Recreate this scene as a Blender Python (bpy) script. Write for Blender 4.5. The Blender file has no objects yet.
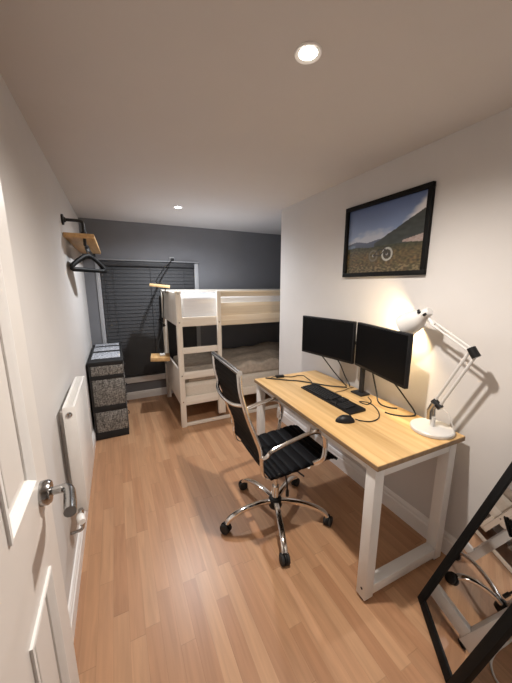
import bpy, bmesh, math, random
from mathutils import Vector, Matrix
random.seed(7)
S = bpy.context.scene
COL = S.collection
PI = math.pi

# ------------------------------------------------------------------ dimensions
W, D, YE, H = 1.884, 3.99, 2.68, 2.243          # room width, depth, corner of right wall, height
XA = 2.96                                        # alcove right wall
CAM = Vector((0.301, 0.0, 1.505))

# ------------------------------------------------------------------ materials
def nmat(name):
    m = bpy.data.materials.new(name); m.use_nodes = True
    nt = m.node_tree; b = nt.nodes['Principled BSDF']
    return m, nt, b

def simple(name, col, rough=.5, metal=0., var=.06, scale=30., bump=.0, coat=0., spec=.5, stretch=None):
    m, nt, b = nmat(name)
    N, L = nt.nodes, nt.links
    tc = N.new('ShaderNodeTexCoord'); mp = N.new('ShaderNodeMapping')
    if stretch: mp.inputs['Scale'].default_value = stretch
    L.new(tc.outputs['Object'], mp.inputs['Vector'])
    no = N.new('ShaderNodeTexNoise'); no.inputs['Scale'].default_value = scale; no.inputs['Detail'].default_value = 4
    L.new(mp.outputs['Vector'], no.inputs['Vector'])
    cr = N.new('ShaderNodeValToRGB')
    a = [max(0, c * (1 - var)) for c in col]; z = [min(1, c * (1 + var)) for c in col]
    cr.color_ramp.elements[0].position = .3; cr.color_ramp.elements[0].color = (*a, 1)
    cr.color_ramp.elements[1].position = .7; cr.color_ramp.elements[1].color = (*z, 1)
    L.new(no.outputs['Fac'], cr.inputs['Fac']); L.new(cr.outputs['Color'], b.inputs['Base Color'])
    b.inputs['Roughness'].default_value = rough; b.inputs['Metallic'].default_value = metal
    b.inputs['Coat Weight'].default_value = coat; b.inputs['Specular IOR Level'].default_value = spec
    if bump:
        bp = N.new('ShaderNodeBump'); bp.inputs['Strength'].default_value = bump; bp.inputs['Distance'].default_value = .004
        L.new(no.outputs['Fac'], bp.inputs['Height']); L.new(bp.outputs['Normal'], b.inputs['Normal'])
    return m

def wood(name, dark, light, rough=.45, axis='y', scale=14., planks=None):
    """grain running along an axis"""
    m, nt, b = nmat(name); N, L = nt.nodes, nt.links
    tc = N.new('ShaderNodeTexCoord'); mp = N.new('ShaderNodeMapping')
    sc = {'x': (.06, 1, 1), 'y': (1, .06, 1), 'z': (1, 1, .06)}[axis]
    mp.inputs['Scale'].default_value = sc
    L.new(tc.outputs['Object'], mp.inputs['Vector'])
    n1 = N.new('ShaderNodeTexNoise'); n1.inputs['Scale'].default_value = scale * 3; n1.inputs['Detail'].default_value = 5
    n1.inputs['Distortion'].default_value = .4
    L.new(mp.outputs['Vector'], n1.inputs['Vector'])
    cr = N.new('ShaderNodeValToRGB')
    cr.color_ramp.elements[0].position = .32; cr.color_ramp.elements[0].color = (*dark, 1)
    cr.color_ramp.elements[1].position = .66; cr.color_ramp.elements[1].color = (*light, 1)
    L.new(n1.outputs['Fac'], cr.inputs['Fac'])
    out = cr.outputs['Color']
    if planks:
        sx = N.new('ShaderNodeSeparateXYZ'); L.new(tc.outputs['Object'], sx.inputs[0])
        dv = N.new('ShaderNodeMath'); dv.operation = 'DIVIDE'; dv.inputs[1].default_value = planks
        L.new(sx.outputs[{'y': 0, 'x': 2, 'z': 0}[axis]], dv.inputs[0])
        fl = N.new('ShaderNodeMath'); fl.operation = 'FLOOR'; L.new(dv.outputs[0], fl.inputs[0])
        wn = N.new('ShaderNodeTexWhiteNoise'); wn.noise_dimensions = '1D'; L.new(fl.outputs[0], wn.inputs['W'])
        mr = N.new('ShaderNodeMapRange'); mr.inputs[3].default_value = .82; mr.inputs[4].default_value = 1.05
        L.new(wn.outputs['Value'], mr.inputs[0])
        mx = N.new('ShaderNodeVectorMath'); mx.operation = 'SCALE'
        L.new(out, mx.inputs[0]); L.new(mr.outputs[0], mx.inputs['Scale']); out = mx.outputs[0]
    L.new(out, b.inputs['Base Color']); b.inputs['Roughness'].default_value = rough
    return m

def floor_mat():
    m, nt, b = nmat('oak_laminate'); N, L = nt.nodes, nt.links
    def math_(op, a, c=None):
        n = N.new('ShaderNodeMath'); n.operation = op
        for i, v in enumerate((a, c)):
            if v is None: continue
            if isinstance(v, (int, float)): n.inputs[i].default_value = v
            else: L.new(v, n.inputs[i])
        return n.outputs[0]
    tc = N.new('ShaderNodeTexCoord'); sx = N.new('ShaderNodeSeparateXYZ'); L.new(tc.outputs['Object'], sx.inputs[0])
    X, Y = sx.outputs[0], sx.outputs[1]
    rx = math_('DIVIDE', math_('ADD', X, .02), .064); row = math_('FLOOR', rx)
    w1 = N.new('ShaderNodeTexWhiteNoise'); w1.noise_dimensions = '1D'; L.new(row, w1.inputs['W'])
    cy = math_('ADD', math_('DIVIDE', Y, .56), math_('MULTIPLY', w1.outputs['Value'], 7.3)); colm = math_('FLOOR', cy)
    cb = N.new('ShaderNodeCombineXYZ'); L.new(row, cb.inputs[0]); L.new(colm, cb.inputs[1])
    w2 = N.new('ShaderNodeTexWhiteNoise'); w2.noise_dimensions = '2D'; L.new(cb.outputs[0], w2.inputs['Vector'])
    cr = N.new('ShaderNodeValToRGB'); e = cr.color_ramp.elements
    e[0].position = 0; e[0].color = (.40, .210, .112, 1); e[1].position = 1; e[1].color = (.50, .290, .162, 1)
    k = e.new(.5); k.color = (.45, .248, .135, 1)
    L.new(w2.outputs['Value'], cr.inputs['Fac'])
    # grain, offset per strip
    mp = N.new('ShaderNodeMapping'); mp.inputs['Scale'].default_value = (38, 2.4, 1)
    off = N.new('ShaderNodeVectorMath'); off.operation = 'MULTIPLY_ADD'
    L.new(w2.outputs['Color'], off.inputs[0]); off.inputs[1].default_value = (3, 9, 5); L.new(tc.outputs['Object'], off.inputs[2])
    L.new(off.outputs[0], mp.inputs['Vector'])
    n1 = N.new('ShaderNodeTexNoise'); n1.inputs['Scale'].default_value = 1; n1.inputs['Detail'].default_value = 5; n1.inputs['Distortion'].default_value = .8
    L.new(mp.outputs['Vector'], n1.inputs['Vector'])
    mr = N.new('ShaderNodeMapRange'); mr.inputs[1].default_value = .3; mr.inputs[2].default_value = .7; mr.inputs[3].default_value = .86; mr.inputs[4].default_value = 1.1
    L.new(n1.outputs['Fac'], mr.inputs[0])
    # seams
    fx = math_('FRACT', rx); fy = math_('FRACT', cy)
    seam = math_('MAXIMUM', math_('LESS_THAN', fx, .022), math_('LESS_THAN', fy, .005))
    sm = math_('SUBTRACT', 1.0, math_('MULTIPLY', seam, .22))
    mul = math_('MULTIPLY', mr.outputs[0], sm)
    sc = N.new('ShaderNodeVectorMath'); sc.operation = 'SCALE'
    L.new(cr.outputs['Color'], sc.inputs[0]); L.new(mul, sc.inputs['Scale'])
    L.new(sc.outputs[0], b.inputs['Base Color'])
    b.inputs['Roughness'].default_value = .36; b.inputs['Specular IOR Level'].default_value = .45
    return m

def tweed(name, dark, light):
    m, nt, b = nmat(name); N, L = nt.nodes, nt.links
    tc = N.new('ShaderNodeTexCoord')
    outs = []
    for sc in ((420, 420, 45), (60, 60, 420)):
        mp = N.new('ShaderNodeMapping'); mp.inputs['Scale'].default_value = tuple(s * .8 for s in sc)
        L.new(tc.outputs['Object'], mp.inputs['Vector'])
        n = N.new('ShaderNodeTexNoise'); n.inputs['Scale'].default_value = 1; n.inputs['Detail'].default_value = 2
        L.new(mp.outputs['Vector'], n.inputs['Vector']); outs.append(n.outputs['Fac'])
    ad = N.new('ShaderNodeMath'); ad.operation = 'ADD'; L.new(outs[0], ad.inputs[0]); L.new(outs[1], ad.inputs[1])
    hf = N.new('ShaderNodeMath'); hf.operation = 'MULTIPLY'; hf.inputs[1].default_value = .5; L.new(ad.outputs[0], hf.inputs[0])
    cr = N.new('ShaderNodeValToRGB')
    cr.color_ramp.elements[0].position = .42; cr.color_ramp.elements[0].color = (*dark, 1)
    cr.color_ramp.elements[1].position = .62; cr.color_ramp.elements[1].color = (*light, 1)
    L.new(hf.outputs[0], cr.inputs['Fac']); L.new(cr.outputs['Color'], b.inputs['Base Color'])
    b.inputs['Roughness'].default_value = .95; b.inputs['Specular IOR Level'].default_value = .1
    return m

def emit(name, col, st):
    m, nt, b = nmat(name); b.inputs['Base Color'].default_value = (*col, 1)
    b.inputs['Emission Color'].default_value = (*col, 1); b.inputs['Emission Strength'].default_value = st
    return m

M = {}
M['wall'] = simple('white_wall_paint', (.62, .60, .585), .85, var=.012, scale=6, bump=.02, spec=.2)
M['ceil'] = simple('ceiling_paint', (.58, .55, .53), .9, var=.01, scale=5, spec=.15)
M['dark_wall'] = simple('slate_wall_paint', (.19, .193, .208), .8, var=.03, scale=5, spec=.25)
M['trim'] = simple('white_gloss_trim', (.80, .785, .77), .35, var=.01)
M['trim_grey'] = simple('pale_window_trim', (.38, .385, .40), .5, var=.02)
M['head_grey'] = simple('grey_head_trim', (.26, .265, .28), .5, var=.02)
M['floor'] = floor_mat()
M['door'] = simple('white_door_paint', (.66, .63, .60), .32, var=.012, scale=12)
M['rad'] = simple('radiator_enamel', (.84, .825, .80), .3, var=.01)
M['dark_gap'] = simple('grille_shadow_grey', (.30, .29, .28), .6)
M['chrome'] = simple('chrome', (.80, .78, .75), .10, 1., var=.02)
M['satin'] = simple('satin_nickel', (.42, .415, .41), .2, 1., var=.03)
M['black'] = simple('black_plastic', (.008, .008, .009), .45, var=.1, spec=.3)
M['black_metal'] = simple('black_metal', (.014, .014, .015), .45, var=.1)
M['rubber'] = simple('dark_rubber', (.018, .018, .018), .7)
M['leather'] = simple('black_ribbed_leather', (.005, .005, .006), .55, var=.15, scale=80, bump=.05, spec=.08)
M['mesh'] = simple('dark_mesh', (.013, .011, .010), .7, var=.2, scale=300, bump=.1, spec=.12)
M['key'] = simple('key_plastic', (.016, .016, .017), .55, spec=.25)
M['frame_black'] = simple('matt_black', (.005, .005, .005), .6, var=.1, spec=.18)
M['screen'] = simple('black_screen', (.0025, .0025, .003), .3, var=.0, spec=.12)
M['cable'] = simple('cable_rubber', (.012, .012, .012), .5)
M['white_cable'] = simple('white_cable', (.75, .73, .70), .5)
M['white_metal'] = simple('white_powder_coat', (.70, .685, .665), .4, var=.01)
M['lamp_white'] = simple('lamp_enamel', (.62, .61, .595), .35, var=.01)
M['oak'] = wood('desk_oak', (.58, .355, .145), (.74, .495, .235), .36, 'y', 10, planks=.12)
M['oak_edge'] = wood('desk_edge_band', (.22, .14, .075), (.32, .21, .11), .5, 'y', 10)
M['pine'] = wood('pine_shelf', (.55, .32, .13), (.72, .47, .22), .5, 'y', 12)
M['pine_pale'] = wood('pale_pine', (.66, .43, .20), (.80, .57, .30), .5, 'x', 12)
M['bed'] = wood('whitewashed_pine', (.74, .675, .585), (.83, .775, .70), .45, 'x', 10)
M['bed_post'] = wood('whitewashed_pine_upright', (.74, .675, .585), (.83, .775, .70), .45, 'z', 10)
M['bed_board'] = wood('warm_lit_pine_board', (.77, .65, .49), (.84, .75, .60), .5, 'x', 12, planks=.075)  # bed pine with warm light on the guard boards put into the colour
M['mattress'] = simple('cream_mattress_fabric', (.68, .62, .54), .9, var=.05, scale=60, bump=.1)
M['plastic'] = simple('plastic_wrapped_white', (.86, .89, .95), .2, var=.03, scale=9, bump=.35, coat=.7, stretch=(.5, 3, 8))
M['duvet'] = simple('taupe_bedding', (.47, .41, .345), .9, var=.16, scale=22, bump=.3)
M['blind'] = simple('charcoal_blind', (.034, .035, .039), .6, var=.03)
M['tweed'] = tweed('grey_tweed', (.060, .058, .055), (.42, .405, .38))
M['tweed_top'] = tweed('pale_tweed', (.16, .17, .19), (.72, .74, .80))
M['shelf_black'] = simple('black_fabric_edge', (.010, .010, .011), .7)
M['glow'] = emit('downlight_glow', (1., .93, .82), 40)
M['glow_far'] = emit('downlight_glow_cool', (.95, .97, 1.), 30)
M['bulb'] = emit('lamp_bulb_glow', (1., .80, .50), 25)
M['mirror'], _nt, _b = nmat('mirror_silver')
_b.inputs['Base Color'].default_value = (.80, .80, .80, 1); _b.inputs['Metallic'].default_value = 1; _b.inputs['Roughness'].default_value = .015
M['glass'], _nt, _b = nmat('window_glass')
_b.inputs['Base Color'].default_value = (.02, .025, .035, 1); _b.inputs['Roughness'].default_value = .05

# ------------------------------------------------------------------ mesh builder
class MB:
    def __init__(self): self.bm = bmesh.new()
    def _add(self, bm2, mat=None):
        if mat is not None: bmesh.ops.transform(bm2, matrix=mat, verts=bm2.verts)
        me = bpy.data.meshes.new('t'); bm2.to_mesh(me); bm2.free()
        self.bm.from_mesh(me); bpy.data.meshes.remove(me); return self
    def box(self, x0, x1, y0, y1, z0, z1, bev=0., seg=2, mat=None):
        b = bmesh.new(); bmesh.ops.create_cube(b, size=1)
        for v in b.verts:
            v.co = Vector(((x0 + x1) / 2 + v.co.x * (x1 - x0), (y0 + y1) / 2 + v.co.y * (y1 - y0), (z0 + z1) / 2 + v.co.z * (z1 - z0)))
        if bev:
            bmesh.ops.bevel(b, geom=list(b.edges), offset=bev, segments=seg, profile=.5, affect='EDGES')
        return self._add(b, mat)
    def prism(self, poly, axis, a, c, bev=0., mat=None):
        """extrude a 2D polygon along an axis; poly coords are the other two axes in order"""
        b = bmesh.new()
        def P(p, t):
            if axis == 'x': return (t, p[0], p[1])
            if axis == 'y': return (p[0], t, p[1])
            return (p[0], p[1], t)
        v0 = [b.verts.new(P(p, a)) for p in poly]; v1 = [b.verts.new(P(p, c)) for p in poly]
        n = len(poly)
        b.faces.new(v0); b.faces.new(v1[::-1])
        for i in range(n): b.faces.new((v0[i], v1[i], v1[(i + 1) % n], v0[(i + 1) % n]))
        bmesh.ops.recalc_face_normals(b, faces=b.faces)
        if bev: bmesh.ops.bevel(b, geom=list(b.edges), offset=bev, segments=2, profile=.5, affect='EDGES')
        return self._add(b, mat)
    def tube(self, pts, r, n=10, smooth=0, flat=None, caps=True):
        """sweep a round (or flat: (w,h)) section along points; r may be a list"""
        pts = [Vector(p) for p in pts]
        rr = r if isinstance(r, (list, tuple)) else [r] * len(pts)
        if smooth:
            q, qr = [], []
            for i in range(len(pts) - 1):
                p0 = pts[max(i - 1, 0)]; p1 = pts[i]; p2 = pts[i + 1]; p3 = pts[min(i + 2, len(pts) - 1)]
                for k in range(smooth):
                    t = k / smooth
                    q.append(.5 * ((2 * p1) + (p2 - p0) * t + (2 * p0 - 5 * p1 + 4 * p2 - p3) * t * t + (3 * p1 - p0 - 3 * p2 + p3) * t ** 3))
                    qr.append(rr[i] * (1 - t) + rr[i + 1] * t)
            q.append(pts[-1]); qr.append(rr[-1]); pts, rr = q, qr
        b = bmesh.new(); rings = []
        up = None
        for i, p in enumerate(pts):
            t = (pts[min(i + 1, len(pts) - 1)] - pts[max(i - 1, 0)]).normalized()
            if up is None:
                up = Vector((0, 0, 1)) if abs(t.z) < .9 else Vector((0, 1, 0))
            s = t.cross(up)
            if s.length < 1e-6: s = t.orthogonal()
            s.normalize(); up = s.cross(t).normalized()
            ring = []
            for k in range(n):
                a = 2 * PI * k / n
                if flat:
                    ca, sa = math.cos(a), math.sin(a)
                    e = .5
                    off = s * (math.copysign(abs(ca) ** e, ca) * flat[0]) + up * (math.copysign(abs(sa) ** e, sa) * flat[1])
                else:
                    off = s * (math.cos(a) * rr[i]) + up * (math.sin(a) * rr[i])
                ring.append(b.verts.new(p + off))
            rings.append(ring)
        for A, B in zip(rings, rings[1:]):
            for k in range(n): b.faces.new((A[k], A[(k + 1) % n], B[(k + 1) % n], B[k]))
        if caps: b.faces.new(rings[0][::-1]); b.faces.new(rings[-1])
        bmesh.ops.recalc_face_normals(b, faces=b.faces)
        return self._add(b)
    def lathe(self, prof, n=24, mat=None, close=True):
        """profile of (radius, z) about local z"""
        b = bmesh.new(); rings = []
        for r, z in prof:
            rings.append([b.verts.new((r * math.cos(2 * PI * k / n), r * math.sin(2 * PI * k / n), z)) for k in range(n)])
        for A, B in zip(rings, rings[1:]):
            for k in range(n): b.faces.new((A[k], A[(k + 1) % n], B[(k + 1) % n], B[k]))
        if close: b.faces.new(rings[0][::-1]); b.faces.new(rings[-1])
        bmesh.ops.remove_doubles(b, verts=b.verts, dist=1e-6)
        bmesh.ops.recalc_face_normals(b, faces=b.faces)
        return self._add(b, mat)
    def sphere(self, c, r, sx=1, sy=1, sz=1, n=16):
        b = bmesh.new(); bmesh.ops.create_uvsphere(b, u_segments=n, v_segments=n // 2 + 2, radius=r)
        for v in b.verts: v.co = Vector((v.co.x * sx, v.co.y * sy, v.co.z * sz)) + Vector(c)
        return self._add(b)
    def grid(self, f, nu, nv):
        """closed sheet is not needed: f(u,v)->point, u,v in 0..1"""
        b = bmesh.new()
        vs = [[b.verts.new(f(i / nu, j / nv)) for j in range(nv + 1)] for i in range(nu + 1)]
        for i in range(nu):
            for j in range(nv): b.faces.new((vs[i][j], vs[i + 1][j], vs[i + 1][j + 1], vs[i][j + 1]))
        bmesh.ops.recalc_face_normals(b, faces=b.faces)
        return self._add(b)
    def build(self, name, mat, parent=None, smooth=True, loc=None):
        me = bpy.data.meshes.new(name); self.bm.to_mesh(me); self.bm.free()
        if smooth:
            for p in me.polygons: p.use_smooth = True
            me.set_sharp_from_angle(angle=math.radians(38))
        me.materials.append(mat)
        o = bpy.data.objects.new(name, me); COL.objects.link(o)
        if parent: o.parent = parent
        if loc: o.location = loc
        return o

def frame_to(origin, z, xhint=(1, 0, 0)):
    z = Vector(z).normalized(); x = Vector(xhint) if abs(z.x) < .95 else Vector((0, 1, 0)); x = (x - z * x.dot(z)).normalized(); y = z.cross(x)
    return Matrix(((x.x, y.x, z.x, origin[0]), (x.y, y.y, z.y, origin[1]), (x.z, y.z, z.z, origin[2]), (0, 0, 0, 1)))

def tag(o, label, cat, group=None):
    o['label'] = label; o['category'] = cat
    if group: o['group'] = group
    return o
def thing(name, label, cat, loc=(0, 0, 0), rz=0., group=None):
    o = bpy.data.objects.new(name, None); COL.objects.link(o)
    o.empty_display_size = .1; o.location = loc; o.rotation_euler = (0, 0, rz)
    return tag(o, label, cat, group)
def struct(o): o['kind'] = 'structure'; return o
def dup(root):
    r = root.copy(); COL.objects.link(r)
    for ch in list(root.children):
        c = ch.copy(); COL.objects.link(c); c.parent = r
        for g in list(ch.children):
            d = g.copy(); COL.objects.link(d); d.parent = c
    return r

# ------------------------------------------------------------------ room shell
HY = -1.3   # hall behind the doorway
struct(MB().box(-.12, XA + .1, HY - .1, D + .1, -.06, 0).build('floor', M['floor']))
struct(MB().box(-.12, XA + .1, HY - .1, D + .1, H, H + .06).build('ceiling', M['ceil']))
struct(MB().box(-.12, 0, HY - .1, D + .1, 0, H).build('wall_left', M['wall']))
# far wall with the window opening
WX0, WX1, WZ0, WZ1 = .165, 1.30, .31, 1.785
fw = MB()
fw.box(0, WX0, D, D + .1, 0, H).box(WX1, XA, D, D + .1, 0, H)
fw.box(WX0, WX1, D, D + .1, 0, WZ0).box(WX0, WX1, D, D + .1, WZ1, H)
struct(fw.build('wall_back', M['dark_wall']))
struct(MB().box(W, XA + .1, HY - .1, YE, 0, H).build('wall_right', M['wall']))
struct(MB().box(XA, XA + .1, YE, D + .1, 0, H).build('wall_alcove', M['dark_wall']))
nw = MB().box(0, .06, -.10, .0, 0, H).box(.90, W, -.10, .0, 0, H).box(.06, .90, -.10, .0, 2.03, H)
struct(nw.build('wall_front', M['wall']))
struct(MB().box(-.12, XA + .1, HY - .2, HY - .1, 0, H).build('wall_hall', M['wall']))

def skirting(name, p0, p1, inward, h=.10, t=.018):
    """baseboard with a rounded, stepped top profile from p0 to p1"""
    p0 = Vector((*p0, 0)); p1 = Vector((*p1, 0)); n = Vector((*inward, 0))
    prof = [(0, 0), (t, 0), (t, h * .68), (t * .72, h * .74), (t * .72, h * .86), (t * .35, h * .97), (0, h)]
    b = bmesh.new()
    a = [b.verts.new(p0 + n * u + Vector((0, 0, z))) for u, z in prof]
    c = [b.verts.new(p1 + n * u + Vector((0, 0, z))) for u, z in prof]
    b.faces.new(a); b.faces.new(c[::-1])
    for i in range(len(prof)): b.faces.new((a[i], c[i], c[(i + 1) % len(prof)], a[(i + 1) % len(prof)]))
    bmesh.ops.recalc_face_normals(b, faces=b.faces)
    m = MB(); m._add(b)
    return struct(m.build(name, M['trim'], smooth=False))
skirting('baseboard_left', (0, .02), (0, D), (1, 0), h=.115)
skirting('baseboard_right', (W, .02), (W, YE), (-1, 0), h=.13)
skirting('baseboard_back', (0, D), (XA, D), (0, -1), h=.10)
skirting('baseboard_front', (.96, 0), (W, 0), (0, 1), h=.115)

# window: pale trims, sill, pane behind the blind
wn = struct(MB().box(WX0, WX1, D + .06, D + .075, WZ0, WZ1).build('window_1', M['glass'], smooth=False))
fr = MB()
for (x0, x1, z0, z1) in ((WX0, WX0 + .05, WZ0, WZ1), (WX1 - .05, WX1, WZ0, WZ1), (WX0 + .05, WX1 - .05, WZ0, WZ0 + .05), (WX0 + .05, WX1 - .05, WZ1 - .05, WZ1), (.72, .76, WZ0 + .05, WZ1 - .05)):
    fr.box(x0, x1, D + .045, D + .09, z0, z1, .004)
fr.build('window_frame', M['trim'], wn)
tr = MB(); tr.box(WX0 - .045, WX0, D - .014, D + .05, WZ0 - .02, WZ1, .003)
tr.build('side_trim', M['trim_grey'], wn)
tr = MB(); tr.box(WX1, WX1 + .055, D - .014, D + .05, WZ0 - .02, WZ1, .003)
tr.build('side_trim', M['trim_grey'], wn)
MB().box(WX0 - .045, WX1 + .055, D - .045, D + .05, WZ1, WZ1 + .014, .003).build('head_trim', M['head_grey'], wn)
MB().box(WX0 - .05, WX1 + .06, D - .05, D + .06, WZ0 - .075, WZ0 - .0, .006).build('window_sill', M['trim'], wn)

# blind
bl = thing('venetian_blind', 'charcoal venetian blind closed over the window on the dark far wall', 'blind', (.7325, D - .012, WZ0 + .005))
BW = (WX1 - WX0) / 2 - .008; BH = WZ1 - WZ0 - .012
MB().box(-BW, BW, -.035, .03, BH - .055, BH, .004).build('headrail', M['blind'], bl)
sl = MB(); n = 31
for i in range(n):
    z = .045 + (BH - .115) * i / (n - 1)
    m = Matrix.Translation((0, 0, z)) @ Matrix.Rotation(math.radians(79), 4, 'X')
    sl.box(-BW, BW, -.0255, .0255, -.0014, .0014, mat=m)
sl.build('slats', M['blind'], bl)
MB().box(-BW, BW, -.026, .02, .0, .022, .004).build('bottom_rail', M['blind'], bl)
for x in (-.42, 0., .42):
    MB().tube([(x, -.028, .02), (x, -.028, BH - .05)], .0022, 6).build('ladder_cord', M['blind'], bl)
MB().tube([(-.50, -.035, BH - .06), (-.50, -.034, .70)], .0022, 6).build('pull_cord', M['blind'], bl)

# ------------------------------------------------------------------ door, standing open along the left wall
dr = struct(bpy.data.objects.new('door_1', None)); COL.objects.link(dr); dr.location = (.11, .05, 0)
DW, DH, DT = .76, 1.985, .04
# local: y from hinge to free edge, face at x=0 looking +x, body behind
panels = []
for (y0, y1) in ((.10, .26), (.485, .660)):
    for (z0, z1) in ((.22, .862), (1.083, 1.60), (1.70, 1.87)):
        panels.append((y0, y1, z0, z1))
lf = MB()
ys = [0, .10, .26, .485, .660, DW]; zs = [.006, .22, .862, 1.083, 1.60, 1.70, 1.87, DH]
for i in range(5):
    for j in range(7):
        inset = (i in (1, 3)) and (j in (1, 3, 5))
        lf.box(-DT + (.010 if inset else 0), -.010 if inset else 0, ys[i], ys[i + 1], zs[j], zs[j + 1])
lf.build('door_leaf', M['door'], dr, smooth=False)
for (y0, y1, z0, z1) in panels:
    mo = MB(); w = .020
    pr = [(0, -.0102), (0, .005), (.006, .006), (.011, .002), (w, -.006), (w, -.0102)]   # (in from edge, x)
    b = bmesh.new(); rings = []
    for u, x in pr:
        rings.append([b.verts.new((x, yy, zz)) for yy, zz in ((y0 + u, z0 + u), (y1 - u, z0 + u), (y1 - u, z1 - u), (y0 + u, z1 - u))])
    for A, B in zip(rings, rings[1:]):
        for k in range(4): b.faces.new((A[k], A[(k + 1) % 4], B[(k + 1) % 4], B[k]))
    bmesh.ops.recalc_face_normals(b, faces=b.faces)
    mo._add(b); p = mo.build('panel_moulding', M['trim'], dr, smooth=False)
    f = MB(); f.box(-.0102, -.004, y0 + .04, y1 - .04, z0 + .04, z1 - .04, .003); f.build('raised_panel', M['door'], dr, smooth=False)
hz, hy = 1.032, .690
hd = bpy.data.objects.new('door_handle', None); COL.objects.link(hd); hd.parent = dr; hd.location = (0, hy, hz)
MB().lathe([(.001, 0), (.028, 0), (.028, .014), (.024, .020), (.014, .022), (.001, .022)], 28, frame_to((0, 0, 0), (1, 0, 0))).build('rosette', M['satin'], hd)
lv = MB().tube([(.010, 0, 0), (.034, 0, 0), (.047, -.002, 0), (.056, -.014, 0), (.060, -.035, .001), (.066, -.075, .006), (.070, -.105, .010)],
               [.0095, .0095, .011, .012, .0125, .013, .012], 12, 4)
lv.build('lever', M['satin'], hd)
for z in (.25, 1.0, 1.75):
    MB().tube([(-.002, -.004, z - .045), (-.002, -.004, z + .045)], .007, 8).build('hinge', M['satin'], dr)
# door frame around the doorway
tf = MB().box(.03, .06, -.11, .012, 0, 2.06).box(.90, .93, -.11, .012, 0, 2.06).box(.03, .93, -.11, .012, 2.03, 2.06)
tf.box(.93, .96, 0, .014, 0, 2.09).box(.0, .96, 0, .014, 2.06, 2.09)
struct(tf.build('trim_1', M['trim'], smooth=False))

# ------------------------------------------------------------------ radiator
ra = thing('radiator', 'white panel radiator mounted on the left wall behind the open door', 'radiator', (.0006, 1.555, .340))
RL, RH = .525, .585
MB().box(.068, .082, .004, RL - .004, 0, RH - .004, .005).build('front_panel', M['rad'], ra)
MB().box(.030, .044, .004, RL - .004, 0, RH - .004, .005).build('rear_panel', M['rad'], ra)
fn = MB()
for i in range(17):
    y = .03 + i * (RL - .06) / 16
    fn.box(.044, .068, y - .002, y + .002, .03, RH - .03)
fn.build('convector_fins', M['dark_gap'], ra)
g = MB().box(.030, .040, 0, RL, RH - .006, RH + .002).box(.072, .082, 0, RL, RH - .006, RH + .002)
for i in range(30):
    y = .008 + i * (RL - .016) / 29
    g.box(.036, .076, y - .003, y + .003, RH - .007, RH)
g.build('top_grille', M['rad'], ra)
sp = MB().box(.029, .0835, -.002, .004, 0.01, RH + .003, .002); sp.build('side_panel', M['rad'], ra)
sp = MB().box(.029, .0835, RL - .004, RL + .002, 0.01, RH + .003, .002); sp.build('side_panel', M['rad'], ra)
cp = MB().lathe([(.001, 0), (.013, 0), (.013, .004), (.009, .006), (.005, .004), (.001, .004)], 20, frame_to((.056, -.002, RH - .035), (0, -1, 0)))
cp.build('end_plug', M['satin'], ra)
MB().box(0, .030, .08, .11, .05, RH - .05).build('wall_bracket', M['rad'], ra)
MB().box(0, .030, RL - .11, RL - .08, .05, RH - .05).build('wall_bracket', M['rad'], ra)
vl = MB().tube([(.055, .01, .02), (.055, -.03, .02)], .011, 12).tube([(.055, -.03, .05), (.055, -.03, -.04)], .0115, 12)
vl.build('valve', M['satin'], ra)
MB().lathe([(.001, 0), (.016, 0), (.019, .01), (.019, .045), (.015, .052), (.001, .052)], 16, frame_to((.050, -.040, .022), (.25, -1, 0))).build('valve_cap', M['rad'], ra)
MB().tube([(.055, -.03, -.03), (.055, -.03, -.055), (.045, -.03, -.068), (.018, -.03, -.072), (-.001, -.03, -.072)], .0075, 10, 3).build('pipe', M['satin'], ra)

# ------------------------------------------------------------------ drawer unit with fabric sides
du = thing('fabric_drawer_unit', 'black framed grey tweed fabric drawer unit in the far left corner', 'drawer unit', (.020, 3.01, 0))
UW, UL, UH = .297, .92, .785
fr = MB()
for x in (0, UW - .018):
    for y in (0, UL - .018):
        fr.box(x, x + .018, y, y + .018, 0, UH - .01, .002)
for z in (.0, .31, .62):
    for y in (0, UL - .018): fr.box(.018, UW - .018, y, y + .018, z + .005, z + .03)
    for x in (0, UW - .018): fr.box(x, x + .018, .018, UL - .018, z + .005, z + .03)
fr.build('frame', M['black_metal'], du)
MB().box(-.004, UW + .004, -.006, UL + .004, UH - .022, UH, .003).build('top_board', M['shelf_black'], du)
tb = [(.135, .415), (.510, .720), (.80, .925)]
for (y0, y1) in tb:
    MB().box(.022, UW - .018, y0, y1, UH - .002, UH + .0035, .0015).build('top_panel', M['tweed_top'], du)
for (z0, z1) in ((.075, .285), (.345, .61), (.652, .745)):
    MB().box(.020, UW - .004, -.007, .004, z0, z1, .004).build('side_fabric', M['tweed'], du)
for (z0, z1) in ((.0, .074), (.286, .344), (.611, .651), (.746, .775)):
    MB().box(-.001, UW + .001, -.0055, .003, z0, z1, .001).build('side_rail', M['shelf_black'], du)
zz = [(.035, .30), (.345, .61), (.655, .75)]
for j, (z0, z1) in enumerate(zz):
    for k in range(3):
        y0 = .020 + k * .296; y1 = y0 + .29
        d_ = MB().box(.02, UW + .006, y0, y1, z0, z1, .006).build('drawer', M['tweed'], du)
        MB().tube([(UW + .004, (y0 + y1) / 2 - .04, (z0 + z1) / 2 + .01), (UW + .018, (y0 + y1) / 2 - .03, (z0 + z1) / 2), (UW + .018, (y0 + y1) / 2 + .03, (z0 + z1) / 2), (UW + .004, (y0 + y1) / 2 + .04, (z0 + z1) / 2 + .01)], .004, 6, 3).build('pull_loop', M['shelf_black'], d_)

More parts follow.
